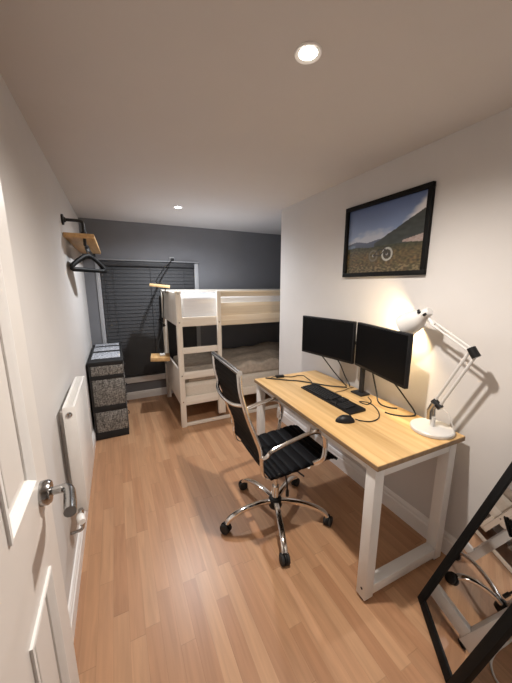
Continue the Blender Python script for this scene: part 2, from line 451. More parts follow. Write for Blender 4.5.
# ------------------------------------------------------------------ wall shelf with pipe rail and hangers
ws = thing('wall_shelf', 'pine shelf on black pipe brackets high on the left wall near the dark corner', 'shelf', (0, 2.57, 1.842))
SL = 1.30
MB().box(.004, .200, 0, SL, 0, .030, .002).build('shelf_board', M['pine'], ws)
for y in (.05, SL - .05):
    pb = MB()
    pb.lathe([(.001, 0), (.038, 0), (.038, .012), (.020, .016), (.015, .026), (.001, .026)], 16, frame_to((0, y, .125), (1, 0, 0)))
    pb.tube([(.015, y, .125), (.105, y, .125), (.125, y, .118), (.132, y, .10), (.132, y, -.04)], .011, 10, 3)
    pb.lathe([(.001, -.008), (.020, -.008), (.020, .008), (.001, .008)], 12, frame_to((.132, y, .038), (0, 0, 1)))
    pb.build('pipe_bracket', M['black_metal'], ws)
MB().tube([(.132, .03, -.045), (.132, SL - .03, -.045)], .011, 10).build('hanging_rail', M['black_metal'], ws)

def make_hanger():
    t = thing('coat_hanger', '', 'hanger')
    h = MB().tube([(0, 0, -.018), (.018, 0, .000), (.015, 0, .017), (0, 0, .022), (-.015, 0, .014), (-.019, 0, -.006), (-.006, 0, -.032), (0, 0, -.045), (0, 0, -.062)], .0032, 8, 4)
    h.build('hook', M['black_metal'], t)
    b = MB()
    b.tube([(0, 0, -.06), (-.05, 0, -.070), (-.13, 0, -.108), (-.185, 0, -.142), (-.200, 0, -.158), (-.185, 0, -.171), (-.1, 0, -.172), (.1, 0, -.172), (.185, 0, -.171), (.200, 0, -.158), (.185, 0, -.142), (.13, 0, -.108), (.05, 0, -.070), (0, 0, -.06)], .0145, 8, 3, caps=True)
    b.build('shoulder_frame', M['frame_black'], t)
    return t
h0 = make_hanger()
hl = ['black coat hanger on the shelf rail, nearest of the overlapping bundle', 'black coat hanger second from the front in the bundle on the shelf rail',
      'black coat hanger third from the front in the bundle on the shelf rail', 'black coat hanger fourth from the front in the bundle on the shelf rail',
      'black coat hanger second from the back in the bundle on the shelf rail',
      'black coat hanger at the back of the bundle on the shelf rail']
for i in range(6):
    h = h0 if i == 0 else dup(h0)
    h['label'] = hl[i]; h['group'] = 'hangers on the wall shelf rail'
    h.location = (.132, 2.755 + i * .030, 1.842 - .045 + .011 - .0185 + .002)
    h.rotation_euler = (0, 0, math.radians(60 - i * 1.2))

# ------------------------------------------------------------------ bunk bed
BX0, BX1, BY0, BY1 = .830, 2.885, 2.893, 3.885
bb = thing('bunk_bed', 'whitewashed wooden bunk bed with ladder standing in the alcove', 'bed', (BX0, BY0, 0))
L_, Dp = BX1 - BX0, BY1 - BY0
PW, PD = .055, .050
ZT = 1.440
for x in (0, L_ - PW):
    for y in (0, Dp - PD):
        p = MB().box(x, x + PW, y, y + PD, 0, ZT, .006)
        p.build('bed_post', M['bed_post'], bb)
for x in (.012, L_ - .034):
    MB().box(x, x + .022, PD - .005, Dp - PD + .005, 1.085, 1.425, .004).build('end_panel', M['bed_post'], bb, loc=None)
    MB().box(x, x + .022, PD - .005, Dp - PD + .005, .225, .62, .004).build('end_panel', M['bed_post'], bb)
for z0, z1 in ((1.085, 1.180), (.243, .337)):
    MB().box(PW - .005, L_ - PW + .005, .010, .034, z0, z1, .003).build('side_rail', M['bed'], bb)
    MB().box(PW - .005, L_ - PW + .005, Dp - .034, Dp - .010, z0, z1, .003).build('side_rail', M['bed'], bb)
LX = 1.244 - BX0
# guard boards to the right of the ladder and along the back
MB().box(LX + .03, L_ - PW + .005, .012, .034, 1.379, ZT - .002, .003).build('guard_rail', M['bed_board'], bb)
MB().box(LX + .03, L_ - PW + .005, .008, .034, 1.181, 1.312, .003).build('guard_board', M['bed_board'], bb)
MB().box(LX + .043, L_ - PW + .003, .004, .0105, 1.076, 1.182, .003).build('guard_board', M['bed_board'], bb)
MB().box(PW - .005, L_ - PW + .005, Dp - .034, Dp - .012, 1.379, ZT - .002, .003).build('guard_rail', M['bed'], bb)
# ladder
MB().box(LX, LX + .043, -.022, .012, .10, ZT, .004).build('ladder_post', M['bed_post'], bb)
MB().box(LX - .004, LX + .075, -.014, .03, .09, .245, .004).build('ladder_foot', M['bed_post'], bb)
for z0, z1 in ((.808, .871), (.538, .613)):
    MB().box(PW - .012, LX + .004, -.010, .016, z0, z1, .004).build('ladder_rung', M['bed'], bb)
MB().box(PW - .01, L_ - PW + .01, .010, .034, .004, .040, .003).build('floor_rail', M['bed'], bb)
for zc in (1.10, .27):
    for i in range(14):
        x = PW + .05 + i * (L_ - 2 * PW - .15) / 13
        MB().box(x, x + .07, .034, Dp - .034, zc, zc + .018, .003).build('bed_slat', M['bed'], bb)
bo = []
for (x, z) in ((.027, 1.413), (.027, 1.13), (.027, .29), (.027, .575), (LX + .021, 1.12), (LX + .021, .29)):
    y = -.0015 if x < .1 else -.0235
    MB().lathe([(.001, -.002), (.0065, -.002), (.0065, .001), (.001, .0015)], 10, frame_to((x, y, z), (0, -1, 0))).build('bolt_cap', M['satin'], bb)

def cushion(x0, x1, y0, y1, z0, z1, bev, wob=.0, cell=.04, seed=1, top=None):
    from mathutils import noise
    b = bmesh.new(); bmesh.ops.create_cube(b, size=1)
    for v in b.verts:
        v.co = Vector(((x0 + x1) / 2 + v.co.x * (x1 - x0), (y0 + y1) / 2 + v.co.y * (y1 - y0), (z0 + z1) / 2 + v.co.z * (z1 - z0)))
    bmesh.ops.bevel(b, geom=list(b.edges), offset=bev, segments=3, profile=.6, affect='EDGES')
    bmesh.ops.subdivide_edges(b, edges=[e for e in b.edges if e.calc_length() > cell * 2], cuts=12, use_grid_fill=True)
    bmesh.ops.triangulate(b, faces=[f for f in b.faces if len(f.verts) > 4])
    b.normal_update()
    for v in b.verts:
        n_ = noise.noise(Vector((v.co.x * 5 + seed, v.co.y * 7, v.co.z * 11)))
        v.co += v.normal * n_ * wob
        if top and v.co.z > (z0 + z1) / 2: v.co.z += top(v.co.x, v.co.y)
    m = MB(); m._add(b); return m
mt = cushion(BX0 + .060, BX1 - .06, BY0 + .038, BY1 - .045, 1.120, 1.405, .05, .012, seed=3)
mt = mt.build('upper_mattress', M['plastic']); tag(mt, 'white mattress still in shiny plastic wrap on the upper bunk', 'mattress')
mt = cushion(BX0 + .060, BX1 - .06, BY0 + .038, BY1 - .045, .290, .475, .045, .004, seed=5)
mt = mt.build('lower_mattress', M['mattress']); tag(mt, 'cream mattress on the lower bunk', 'mattress')
from mathutils import noise as _n
def dz(x, y):
    return .08 * max(0, _n.noise(Vector((x * 4, y * 5, 1.7)))) + .035 * _n.noise(Vector((x * 11, y * 9, 4))) + .05 * min(1, max(0, (x - 1.0) / .7))
dv = cushion(BX0 + .10, BX1 - .08, BY0 + .055, BY1 - .06, .476, .555, .03, .008, seed=9, top=dz)
dv = dv.build('duvet', M['duvet']); tag(dv, 'rumpled taupe duvet spread on the lower bunk', 'duvet')

# ledges hung on the bed end
def ledge(loc, rz, tilt, label, mat='pine_pale', th=.030):
    t = thing('bedside_ledge', label, 'shelf', loc, rz, 'pine ledges on the bunk bed end')
    t.rotation_euler = (0, tilt, rz)
    MB().box(-.21, .0, -.11, .11, .030 - th, .030, .003).build('ledge_board', M[mat], t)
    MB().box(-.050, -.040, -.05, .05, -.06, .03 - th, .002).build('bracket', M['black_metal'], t)
    return t
ledge((BX0 + .035, 3.40, 1.462), math.radians(-8), math.radians(6), 'small pine ledge at the top of the bunk bed end by the blind')
ledge((BX0 - .004, 3.42, .655), math.radians(-8), math.radians(3), 'small pine ledge holding a white charger by the lower bunk', 'pine', .046)
ch = thing('phone_charger', 'small white charger lying on the lower pine ledge', 'charger', (.742, 3.40, .6945))
MB().box(-.03, .03, -.03, .03, 0, .026, .008).build('body', M['white_metal'], ch)
MB().tube([(0, 0, .02), (.01, .0, .05), (.02, .02, .065)], .004, 6, 3).build('plug_lead', M['cable'], ch)
cb = MB().tube([(.735, 3.40, .72), (.70, 3.42, .80), (.745, 3.44, .92), (.775, 3.45, 1.05), (.79, 3.46, 1.2), (.80, 3.46, 1.36), (.78, 3.46, 1.44)], .005, 7, 6)
tag(cb.build('charger_cable', M['cable']), 'black cable hanging between the two pine ledges on the bed end', 'cable')
rl = thing('reading_light', 'small black clip lamp on the back post of the bunk bed', 'lamp', (.826, 3.80, 1.06))
MB().box(-.020, .0, -.018, .018, -.03, .03, .004).build('clip', M['black'], rl)
MB().tube([(-.018, 0, .0), (-.05, -.03, .015), (-.055, -.10, -.005), (-.02, -.15, -.03)], .005, 8, 4).build('gooseneck', M['black'], rl)
MB().lathe([(.001, 0), (.014, .0), (.022, .035), (.020, .035), (.001, .006)], 14, frame_to((-.02, -.15, -.03), (.3, -.2, -1))).build('lamp_head', M['black'], rl)
# camera / socket on the far wall with its cable
wc = thing('wall_socket', 'small white cable outlet high on the dark wall above the blind', 'socket', (1.012, D, 1.822))
MB().box(-.030, .030, -.010, 0, -.030, .030, .003).build('plate', M['trim_grey'], wc)
MB().box(-.022, .022, -.040, -.009, -.022, .014, .005).build('plug', M['black'], wc)
cb = MB().tube([(1.002, D - .035, 1.81), (.955, D - .10, 1.76), (.88, 3.80, 1.70), (.80, 3.66, 1.61), (.745, 3.54, 1.545), (.75, 3.47, 1.515), (.79, 3.44, 1.513)], .0075, 8, 6)
tag(cb.build('socket_cable', M['cable']), 'black cable running from the wall outlet down to the top pine ledge', 'cable')

# ------------------------------------------------------------------ desk
DA = math.radians(-1.2)
dk = thing('desk', 'pale oak topped desk with white metal legs along the right wall', 'desk', (1.240, .757, 0), DA)
TW, TL, TZ = .605, 1.27, .750
MB().box(.0015, TW - .0015, .0015, TL - .0015, TZ - .0035, TZ, .001).build('desktop', M['oak'], dk, smooth=False)
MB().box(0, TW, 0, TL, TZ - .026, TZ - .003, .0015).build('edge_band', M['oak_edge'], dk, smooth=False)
lw = .055
for y in (.018, TL - .018 - lw):
    MB().box(.012, .012 + lw, y, y + lw, .016, TZ - .027, .003).build('leg', M['white_metal'], dk)
    MB().box(TW - .030 - lw, TW - .030, y, y + lw, .016, TZ - .027, .003).build('leg', M['white_metal'], dk)
    MB().box(.012 + lw, TW - .030 - lw, y + .001, y + lw - .001, .030, .085, .003).build('bottom_rail', M['white_metal'], dk)
    MB().box(.012 + lw, TW - .030 - lw, y + .001, y + lw - .001, TZ - .077, TZ - .027, .003).build('top_rail', M['white_metal'], dk)
    for x in (.012 + lw / 2, TW - .030 - lw / 2):
        MB().lathe([(.001, 0), (.020, 0), (.020, .010), (.008, .012), (.008, .018), (.001, .018)], 14, Matrix.Translation((x, y + lw / 2, 0))).build('levelling_foot', M['black'], dk)
for x0, x1 in ((.022, .062), (TW - .10, TW - .06)):
    MB().box(x0, x1, .018 + lw, TL - .018 - lw, TZ - .067, TZ - .027, .003).build('apron_beam', M['white_metal'], dk)
for z in (.055,):
    MB().lathe([(.001, 0), (.006, 0), (.006, .002), (.001, .002)], 10, frame_to((.012, .018 + lw * .4, .07), (-1, 0, 0))).build('bolt', M['black'], dk)

# ------------------------------------------------------------------ monitors on a dual arm
def monitor(loc, yaw, label):
    # local: screen faces -x, width along y, origin at panel centre on the back
    t = thing('monitor', label, 'monitor', loc, yaw, 'monitors on the dual arm')
    w, h = .502, .302
    MB().box(-.006, .020, -w / 2, w / 2, -h / 2, h / 2, .004).build('casing', M['black'], t)
    MB().box(-.0075, -.0055, -w / 2 + .010, w / 2 - .010, -h / 2 + .018, h / 2 - .010).build('screen', M['screen'], t, smooth=False)
    MB().box(.020, .040, -.13, .13, -.10, .09, .012).build('back_cover', M['black'], t)
    return t
monitor((1.727, 1.718, 1.1035), .169, 'left black monitor of the pair, farther from the desk lamp')
monitor((1.728, 1.221, 1.1010), -.241, 'right black monitor of the pair, partly under the lamp head')
ma = thing('dual_monitor_stand', 'black dual monitor stand with pole clamped at the back of the desk', 'monitor stand', (1.812, 1.410, TZ))
MB().box(-.055, .030, -.050, .050, .001, .012, .003).build('base_plate', M['black_metal'], ma)
MB().tube([(-.005, 0, .012), (-.005, 0, .44)], .0175, 16).build('pole', M['black_metal'], ma)
MB().lathe([(.001, -.02), (.027, -.02), (.027, .02), (.001, .02)], 18, Matrix.Translation((-.005, 0, .345))).build('collar', M['black_metal'], ma)
a = MB().tube([(-.005, .02, .345), (.020, .15, .345), (-.004, .308, .353)], .012, 10).box(-.034, -.012, .26, .35, .31, .39, .003)
a.build('arm', M['black_metal'], ma)
a = MB().tube([(-.005, -.02, .345), (.020, -.09, .345), (-.004, -.189, .351)], .012, 10).box(-.034, -.012, -.23, -.14, .31, .39, .003)
a.build('arm', M['black_metal'], ma)

# ------------------------------------------------------------------ keyboard and mouse
kb = thing('keyboard', 'full size black keyboard lying on the oak desk', 'keyboard', (1.549, 1.432, TZ), math.radians(0))
KW, KL = .125, .505      # local x depth (front = -x), y length
kbm = MB().prism([(-KW / 2, .001), (KW / 2, .001), (KW / 2, .019), (-KW / 2, .010)], 'y', -KL / 2, KL / 2, .002)
kbm.build('case', M['black'], kb)
ky = MB()
tilt = math.atan2(.009, KW)
def key(x, y, wy, wx=.015):
    z = .010 + (x + KW / 2) * .072 + .0050
    ky.box(-wx / 2, wx / 2, -wy / 2, wy / 2, -.004, .004, .0015, 1, Matrix.Translation((x, y, z)) @ Matrix.Rotation(-tilt, 4, 'Y'))
rows = [-.048, -.0295, -.011, .0075, .026, .050]
for r_, x in enumerate(rows):
    y = KL / 2 - .015
    if r_ == 0:
        for wd in (.022, .022, .022, .110, .022, .022, .022, .022):
            key(x, y - wd / 2, wd - .003); y -= wd + .001
    else:
        for i in range(15):
            wd = .0185 if i < 14 else .030
            key(x, y - wd / 2, wd - .003); y -= wd
    y = KL / 2 - .015 - .300
    for i in range(3):
        if r_ in (1,) and i != 1: continue
        if r_ == 2: continue
        key(x, y - i * .0185 - .009, .0155)
    y -= .064
    for i in range(4):
        if r_ == 5: continue
        key(x, y - i * .0185 - .009, .0155)
ky.build('keys', M['key'], kb)
ms = thing('mouse', 'black wired mouse beside the keyboard near the desk front', 'mouse', (1.408, 1.136, TZ), math.radians(68))
def mouse_pt(u, v):
    a = (u - .5) * 2; ph = v * PI
    L = .056; Wd = .032 * (1 - .18 * (a if a > 0 else 0)) * math.sqrt(max(0, 1 - abs(a) ** 2.6)); Hh = .036 * (1 - abs(a - .0) ** 2.4) ** .8 if abs(a) < 1 else 0
    return (math.cos(ph) * Wd, 0 + a * L, .001 + Hh * math.sin(ph))
mm = MB().grid(mouse_pt, 20, 14); mm.build('shell', M['black'], ms)
MB().tube([(-.004, -.026, .028), (.004, -.026, .028)], .008, 12).build('scroll_wheel', M['rubber'], ms)

# ------------------------------------------------------------------ cables on the desk
Z0 = TZ + .0042
def cable(pts, label, r=.0042, mat='cable', cat='cable', name='cable'):
    o = MB().tube(pts, r, 7, 7).build(name, M[mat]); tag(o, label, cat); return o
cable([(1.460, 1.114, TZ + .012), (1.485, 1.095, Z0 + .001), (1.53, 1.065, Z0), (1.60, 1.075, Z0), (1.665, 1.13, Z0), (1.715, 1.215, Z0), (1.715, 1.275, Z0), (1.68, 1.30, Z0), (1.69, 1.245, Z0), (1.755, 1.27, Z0), (1.79, 1.33, Z0)],
      'thin black mouse cable looping over the desk in front of the lamp', .0032, name='mouse_cable')
cable([(1.352, 1.990, Z0 + .003), (1.40, 1.948, Z0 + .001), (1.48, 1.875, Z0 + .001), (1.56, 1.81, Z0 + .001), (1.64, 1.70, Z0 + .001), (1.70, 1.62, Z0 + .001), (1.77, 1.56, Z0 + .001), (1.80, 1.54, Z0 + .001)],
      'black cable crossing the far end of the desk behind the keyboard', .0050, name='usb_cable')
cable([(1.600, 1.685, TZ + .012), (1.615, 1.72, Z0 + .008), (1.635, 1.78, Z0 + .0086), (1.66, 1.86, Z0), (1.67, 1.91, Z0), (1.63, 1.935, Z0), (1.56, 1.93, Z0), (1.50, 1.96, TZ + .009)],
      'thin black keyboard cable rising from the keyboard to the adapter', .0035, name='keyboard_cable')
ad = thing('usb_adapter', 'small black cable adapter block at the far end of the desk', 'adapter', (1.475, 1.972, TZ), math.radians(79))
MB().box(-.018, .018, -.036, .036, .001, .018, .005).build('body', M['black'], ad)
MB().tube([(0, .034, .009), (0, .06, .008), (-.02, .083, .005)], .003, 7, 3).build('lead', M['cable'], ad)
cable([(1.745, 1.81, .965), (1.80, 1.80, .90), (1.83, 1.76, .84), (1.845, 1.70, .79), (1.842, 1.62, Z0), (1.82, 1.57, Z0)],
      'black cable hanging from the left half of the left monitor', .0048, name='monitor_cable')
cable([(1.765, 1.64, .965), (1.815, 1.64, .90), (1.84, 1.615, .82), (1.85, 1.575, .765), (1.835, 1.55, Z0)],
      'black cable hanging from the right half of the left monitor', .0045, name='monitor_cable')
cable([(1.775, 1.305, .965), (1.80, 1.30, .88), (1.795, 1.265, .80), (1.78, 1.24, .765), (1.77, 1.20, Z0), (1.78, 1.15, Z0), (1.81, 1.12, Z0)],
      'black cable hanging from the right monitor nearest the arm pole', .0048, name='monitor_cable')
cable([(1.745, 1.15, .965), (1.80, 1.12, .89), (1.832, 1.075, .82), (1.842, 1.035, .775), (1.825, 1.01, Z0), (1.765, 1.025, Z0), (1.715, 1.07, Z0), (1.70, 1.115, Z0)],
      'black cable hanging from the right monitor and bending back on the desk by the lamp', .0048, name='monitor_cable')
cable([(1.845, 1.52, Z0), (1.80, 1.52, Z0 + .0), (1.73, 1.50, Z0), (1.66, 1.50, Z0), (1.625, 1.46, Z0)], 'thin black cable lying between the keyboard and the monitor pole', .0022, name='data_cable')

# ------------------------------------------------------------------ desk lamp
lp = thing('desk_lamp', 'white swing arm lamp lit at the near end of the desk', 'lamp', (1.750, .860, TZ))
MB().lathe([(.001, .0005), (.100, .0005), (.103, .004), (.103, .016), (.098, .021), (.02, .024), (.001, .024)], 40).build('base', M['lamp_white'], lp)
MB().tube([(0, 0, .022), (0, 0, .075)], .011, 12).build('post', M['lamp_white'], lp)
j0 = Vector((.005, -.010, .158)); j1 = Vector((.007, -.137, .450)); j2 = Vector((.006, .075, .565))
sg = MB()
for dx in (-.016, .016): sg.tube([(dx, .012, .062), (dx, .016, .11), (dx, -.002, .155)], .012, 8)
sg.build('spring_cover', M['satin'], lp)
dirn = (j1 - j0).normalized(); side = Vector((0, dirn.z, -dirn.y))
for s_ in (-1, 1):
    o_ = side * (.016 * s_)
    MB().tube([j0 + o_, j1 + o_], .0075, 8).build('lower_arm', M['lamp_white'], lp)
MB().tube([j0 - dirn * .015 - side * .026, j0 - dirn * .005 + side * .024], .017, 12).build('joint', M['black'], lp)
MB().tube([j1 - side * .022 - dirn * .012, j1 + side * .020 + dirn * .012], .019, 12).build('joint', M['black'], lp)
d2 = (j2 - j1).normalized()
for s_ in (-1, 1):
    o_ = Vector((.008 * s_, 0, .006 * s_))
    MB().tube([j1 + o_, j2 + o_], .0055, 8).build('upper_arm', M['lamp_white'], lp)
MB().tube([j2 + Vector((.0, -.015, -.012)), j2 + Vector((0, .015, .014))], .012, 10).build('joint', M['lamp_white'], lp)
# shade: axis points to the opening
ax = Vector((.08, .82, -.56)).normalized()
c0 = Vector((.002, .088, .620))          # narrow end (local to lamp)
SHM = frame_to(c0, ax)
prof_o = [(.001, -.004), (.018, -.003), (.024, .004), (.026, .030), (.030, .045), (.042, .062), (.054, .085), (.062, .115), (.066, .155), (.066, .166)]
prof_i = [(.0635, .166), (.063, .152), (.059, .115), (.051, .087), (.039, .064), (.027, .046), (.001, .040)]
MB().lathe(prof_o + prof_i, 32, SHM).build('lamp_shade', M['lamp_white'], lp)
for (t, aa) in ((.012, .6), (.036, 1.5), (.050, 2.3)):
    q = SHM @ Vector((.024 * math.cos(aa + 2.2), .024 * math.sin(aa + 2.2), t)); nrm = (SHM.to_3x3() @ Vector((math.cos(aa + 2.2), math.sin(aa + 2.2), 0)))
    MB().tube([q, q + nrm * .014], .0075, 10).build('knob', M['black'], lp)
MB().tube([j2, c0 + ax * .02], .007, 8).build('shade_bracket', M['lamp_white'], lp)
blb = MB().lathe([(.001, .046), (.012, .048), (.014, .095), (.022, .115), (.024, .127), (.018, .140), (.001, .145)], 16, SHM).build('bulb', M['bulb'], lp)
MB().tube([(.0, -.018, .14), (.018, -.055, .115), (.030, -.075, .07), (.036, -.088, .03), (.035, -.095, .003)], .0028, 7, 5).build('lamp_flex', M['white_cable'], lp)
MB().tube([j2 + Vector((.01, -.03, -.01)), j2 + Vector((.03, -.05, -.045)), j2 + Vector((.03, -.085, -.05)), j2 + Vector((.012, -.10, -.04))], .0022, 6, 4).build('lamp_flex', M['white_cable'], lp)

# ------------------------------------------------------------------ office chair
oc = thing('office_chair', 'black ribbed office chair with chrome frame pushed up to the desk', 'chair', (1.137, 1.435, 0), math.radians(-1.5))
X0 = 1.137
prof = [(.811, 1.088), (.816, 1.01), (.831, .936), (.861, .833), (.903, .720), (.928, .645), (.936, .590), (.938, .535), (.950, .487), (.985, .462), (1.04, .462), (1.12, .466), (1.25, .476), (1.36, .484), (1.415, .478), (1.440, .462)]
pr = [(x - X0, z) for x, z in prof]
HWt = .212
for s_ in (-1, 1):
    MB().tube([(x, s_ * HWt, z) for x, z in pr], [.0125] * 8 + [.008] + [.003] * (len(pr) - 9), 12, 4).build('side_frame', M['chrome'], oc)
def catm(P, t):
    n_ = len(P) - 1; f = min(max(t, 0), .99999) * n_; i = int(f); u = f - i
    p0 = Vector(P[max(i - 1, 0)]); p1 = Vector(P[i]); p2 = Vector(P[i + 1]); p3 = Vector(P[min(i + 2, n_)])
    return .5 * (2 * p1 + (p2 - p0) * u + (2 * p0 - 5 * p1 + 4 * p2 - p3) * u * u + (3 * p1 - p0 - 3 * p2 + p3) * u ** 3)
def sling(P, ribs, front, thick, nm, mat, crown=.0, y_in=.008):
    nu, nv = ribs * 8, 6
    pts = [catm(P, i / nu) for i in range(nu + 1)]
    b = bmesh.new(); A, B = [], []
    for i, p in enumerate(pts):
        t = (pts[min(i + 1, nu)] - pts[max(i - 1, 0)]).normalized(); nrm = Vector((t.y, -t.x)) * front
        rb = abs(math.sin(PI * ribs * i / nu)) ** .45
        ra, rb_ = [], []
        for j in range(nv + 1):
            y = (HWt - y_in) * (2 * j / nv - 1); k = 1 - (2 * j / nv - 1) ** 2
            o1 = p + nrm * (thick * (.35 + .65 * rb) - crown * k); o2 = p - nrm * (thick * (.35 + .65 * rb) * .7 + crown * k)
            ra.append(b.verts.new((o1.x, y, o1.y))); rb_.append(b.verts.new((o2.x, y, o2.y)))
        A.append(ra); B.append(rb_)
    for i in range(nu):
        for j in range(nv):
            b.faces.new((A[i][j], A[i + 1][j], A[i + 1][j + 1], A[i][j + 1])); b.faces.new((B[i][j], B[i][j + 1], B[i + 1][j + 1], B[i + 1][j]))
        b.faces.new((A[i][0], B[i][0], B[i + 1][0], A[i + 1][0])); b.faces.new((A[i][nv], A[i + 1][nv], B[i + 1][nv], B[i][nv]))
    for i in (0, nu):
        for j in range(nv): b.faces.new((A[i][j], A[i][j + 1], B[i][j + 1], B[i][j]))
    bmesh.ops.recalc_face_normals(b, faces=b.faces)
    m = MB(); m._add(b); return m.build(nm, mat, oc)
sling(pr[0:8], 15, -1, .006, 'backrest', M['mesh'], crown=-.012)
sling(pr[9:16], 12, -1, .010, 'seat', M['leather'], crown=.006, y_in=-.008)
# braces: curved bar behind the back, one behind the lower back, two under the seat
def brace(x, z, bow, nm='back_brace'):
    MB().tube([(x, -HWt, z), (x - bow * .75, -HWt * .62, z - .016), (x - bow, 0, z - .024), (x - bow * .75, HWt * .62, z - .016), (x, HWt, z)], .011, 10, 5).build(nm, M['chrome'], oc)
brace(.838 - X0, .915, .042)
MB().tube([(.812 - X0, -HWt - .012, 1.088), (.812 - X0, HWt + .012, 1.088)], .014, 14).build('top_bar', M['chrome'], oc)
for x in (1.05, 1.24):
    MB().tube([(x - X0, -HWt, .463), (x - X0, -HWt * .55, .442), (x - X0, HWt * .55, .442), (x - X0, HWt, .463)], .011, 10, 4).build('seat_brace', M['chrome'], oc)
for s_ in (-1, 1):
    ya, yb = s_ * (HWt + .002), s_ * (HWt + .040)
    P = [(.933, .600, ya), (.945, .628, yb), (.985, .655, yb), (1.144, .692, yb), (1.235, .704, yb), (1.285, .690, yb), (1.312, .650, yb), (1.318, .590, yb), (1.303, .520, yb), (1.275, .478, ya)]
    MB().tube([(x - X0, y, z) for x, z, y in P], .013, 12, 5, flat=(.014, .010)).build('armrest', M['chrome'], oc)
MB().box(-.10, .14, -.06, .06, .405, .436, .008).build('tilt_mechanism', M['black_metal'], oc)
gl = MB().tube([(0, 0, .20), (0, 0, .41)], .014, 14); gl.build('gas_lift', M['chrome'], oc)
MB().tube([(0, 0, .09), (0, 0, .225)], .0245, 16).build('gas_lift_sleeve', M['chrome'], oc)
MB().tube([(.03, -.05, .415), (.06, -.12, .405), (.08, -.20, .400)], .005, 8).build('height_lever', M['black_metal'], oc)
MB().tube([(.03, -.03, .405), (.055, -.045, .28), (.06, -.05, .20)], .006, 8, 3).tube([(.06, -.05, .205), (.06, -.05, .165)], .011, 10).build('tension_knob', M['black_metal'], oc)
MB().lathe([(.001, .075), (.040, .075), (.046, .09), (.046, .125), (.038, .14), (.001, .14)], 24).build('hub', M['black'], oc)
for k in range(5):
    a = math.radians(34.8 + 72 * k)
    ca, sa = math.cos(a), math.sin(a)
    P = [(.035, .120), (.12, .128), (.21, .122), (.275, .105), (.318, .082), (.334, .062)]
    lg = MB().tube([(ca * r_, sa * r_, z) for r_, z in P], .014, 12, 4, flat=(.017, .012)).build('base_leg', M['chrome'], oc)
    # caster: hood and twin wheels
    Rm = Matrix.Translation((ca * .340, sa * .340, 0)) @ Matrix.Rotation(a + (k * 1.1), 4, 'Z')
    cs = MB()
    for s_ in (-1, 1):
        cs.lathe([(.001, -.010), (.026, -.010), (.031, -.005), (.031, .006), (.024, .010), (.001, .010)], 20, Rm @ frame_to((0, s_ * .015, .0315), (0, 1, 0)))
    cs.build('caster_wheels', M['rubber'], lg)
    hd_ = MB()
    hd_.lathe([(.012, -.0045), (.034, -.0045), (.034, .0045), (.012, .0045)], 20, Rm @ frame_to((0, 0, .0345), (0, 1, 0)))
    hd_.tube([Rm @ Vector((0, 0, .045)), Rm @ Vector((0, 0, .072))], .011, 10)
    hd_.build('caster_hood', M['black'], lg)

# ------------------------------------------------------------------ framed picture on the right wall
PY0, PY1, PZ0, PZ1 = 1.078, 1.727, 1.558, 2.040
pc = thing('framed_picture', 'black framed mountain landscape photo with a bicycle on the right wall', 'picture', (W, (PY0 + PY1) / 2, (PZ0 + PZ1) / 2))
pw, ph, fwid = (PY1 - PY0), (PZ1 - PZ0), .028
f = MB()
f.box(-.024, -.001, -pw / 2, pw / 2, ph / 2 - fwid, ph / 2, .002).box(-.024, -.001, -pw / 2, pw / 2, -ph / 2, -ph / 2 + fwid, .002)
f.box(-.024, -.001, -pw / 2, -pw / 2 + fwid, -ph / 2 + fwid, ph / 2 - fwid, .002).box(-.024, -.001, pw / 2 - fwid, pw / 2, -ph / 2 + fwid, ph / 2 - fwid, .002)
f.build('frame', M['frame_black'], pc)
iw, ih = pw - 2 * fwid, ph - 2 * fwid
NU, NV = 190, 132
b = bmesh.new(); cl = b.loops.layers.color.new('photo')
from mathutils import noise as NZ
def lerp(a, c, t): t = min(1, max(0, t)); return tuple(p + (q - p) * t for p, q in zip(a, c))
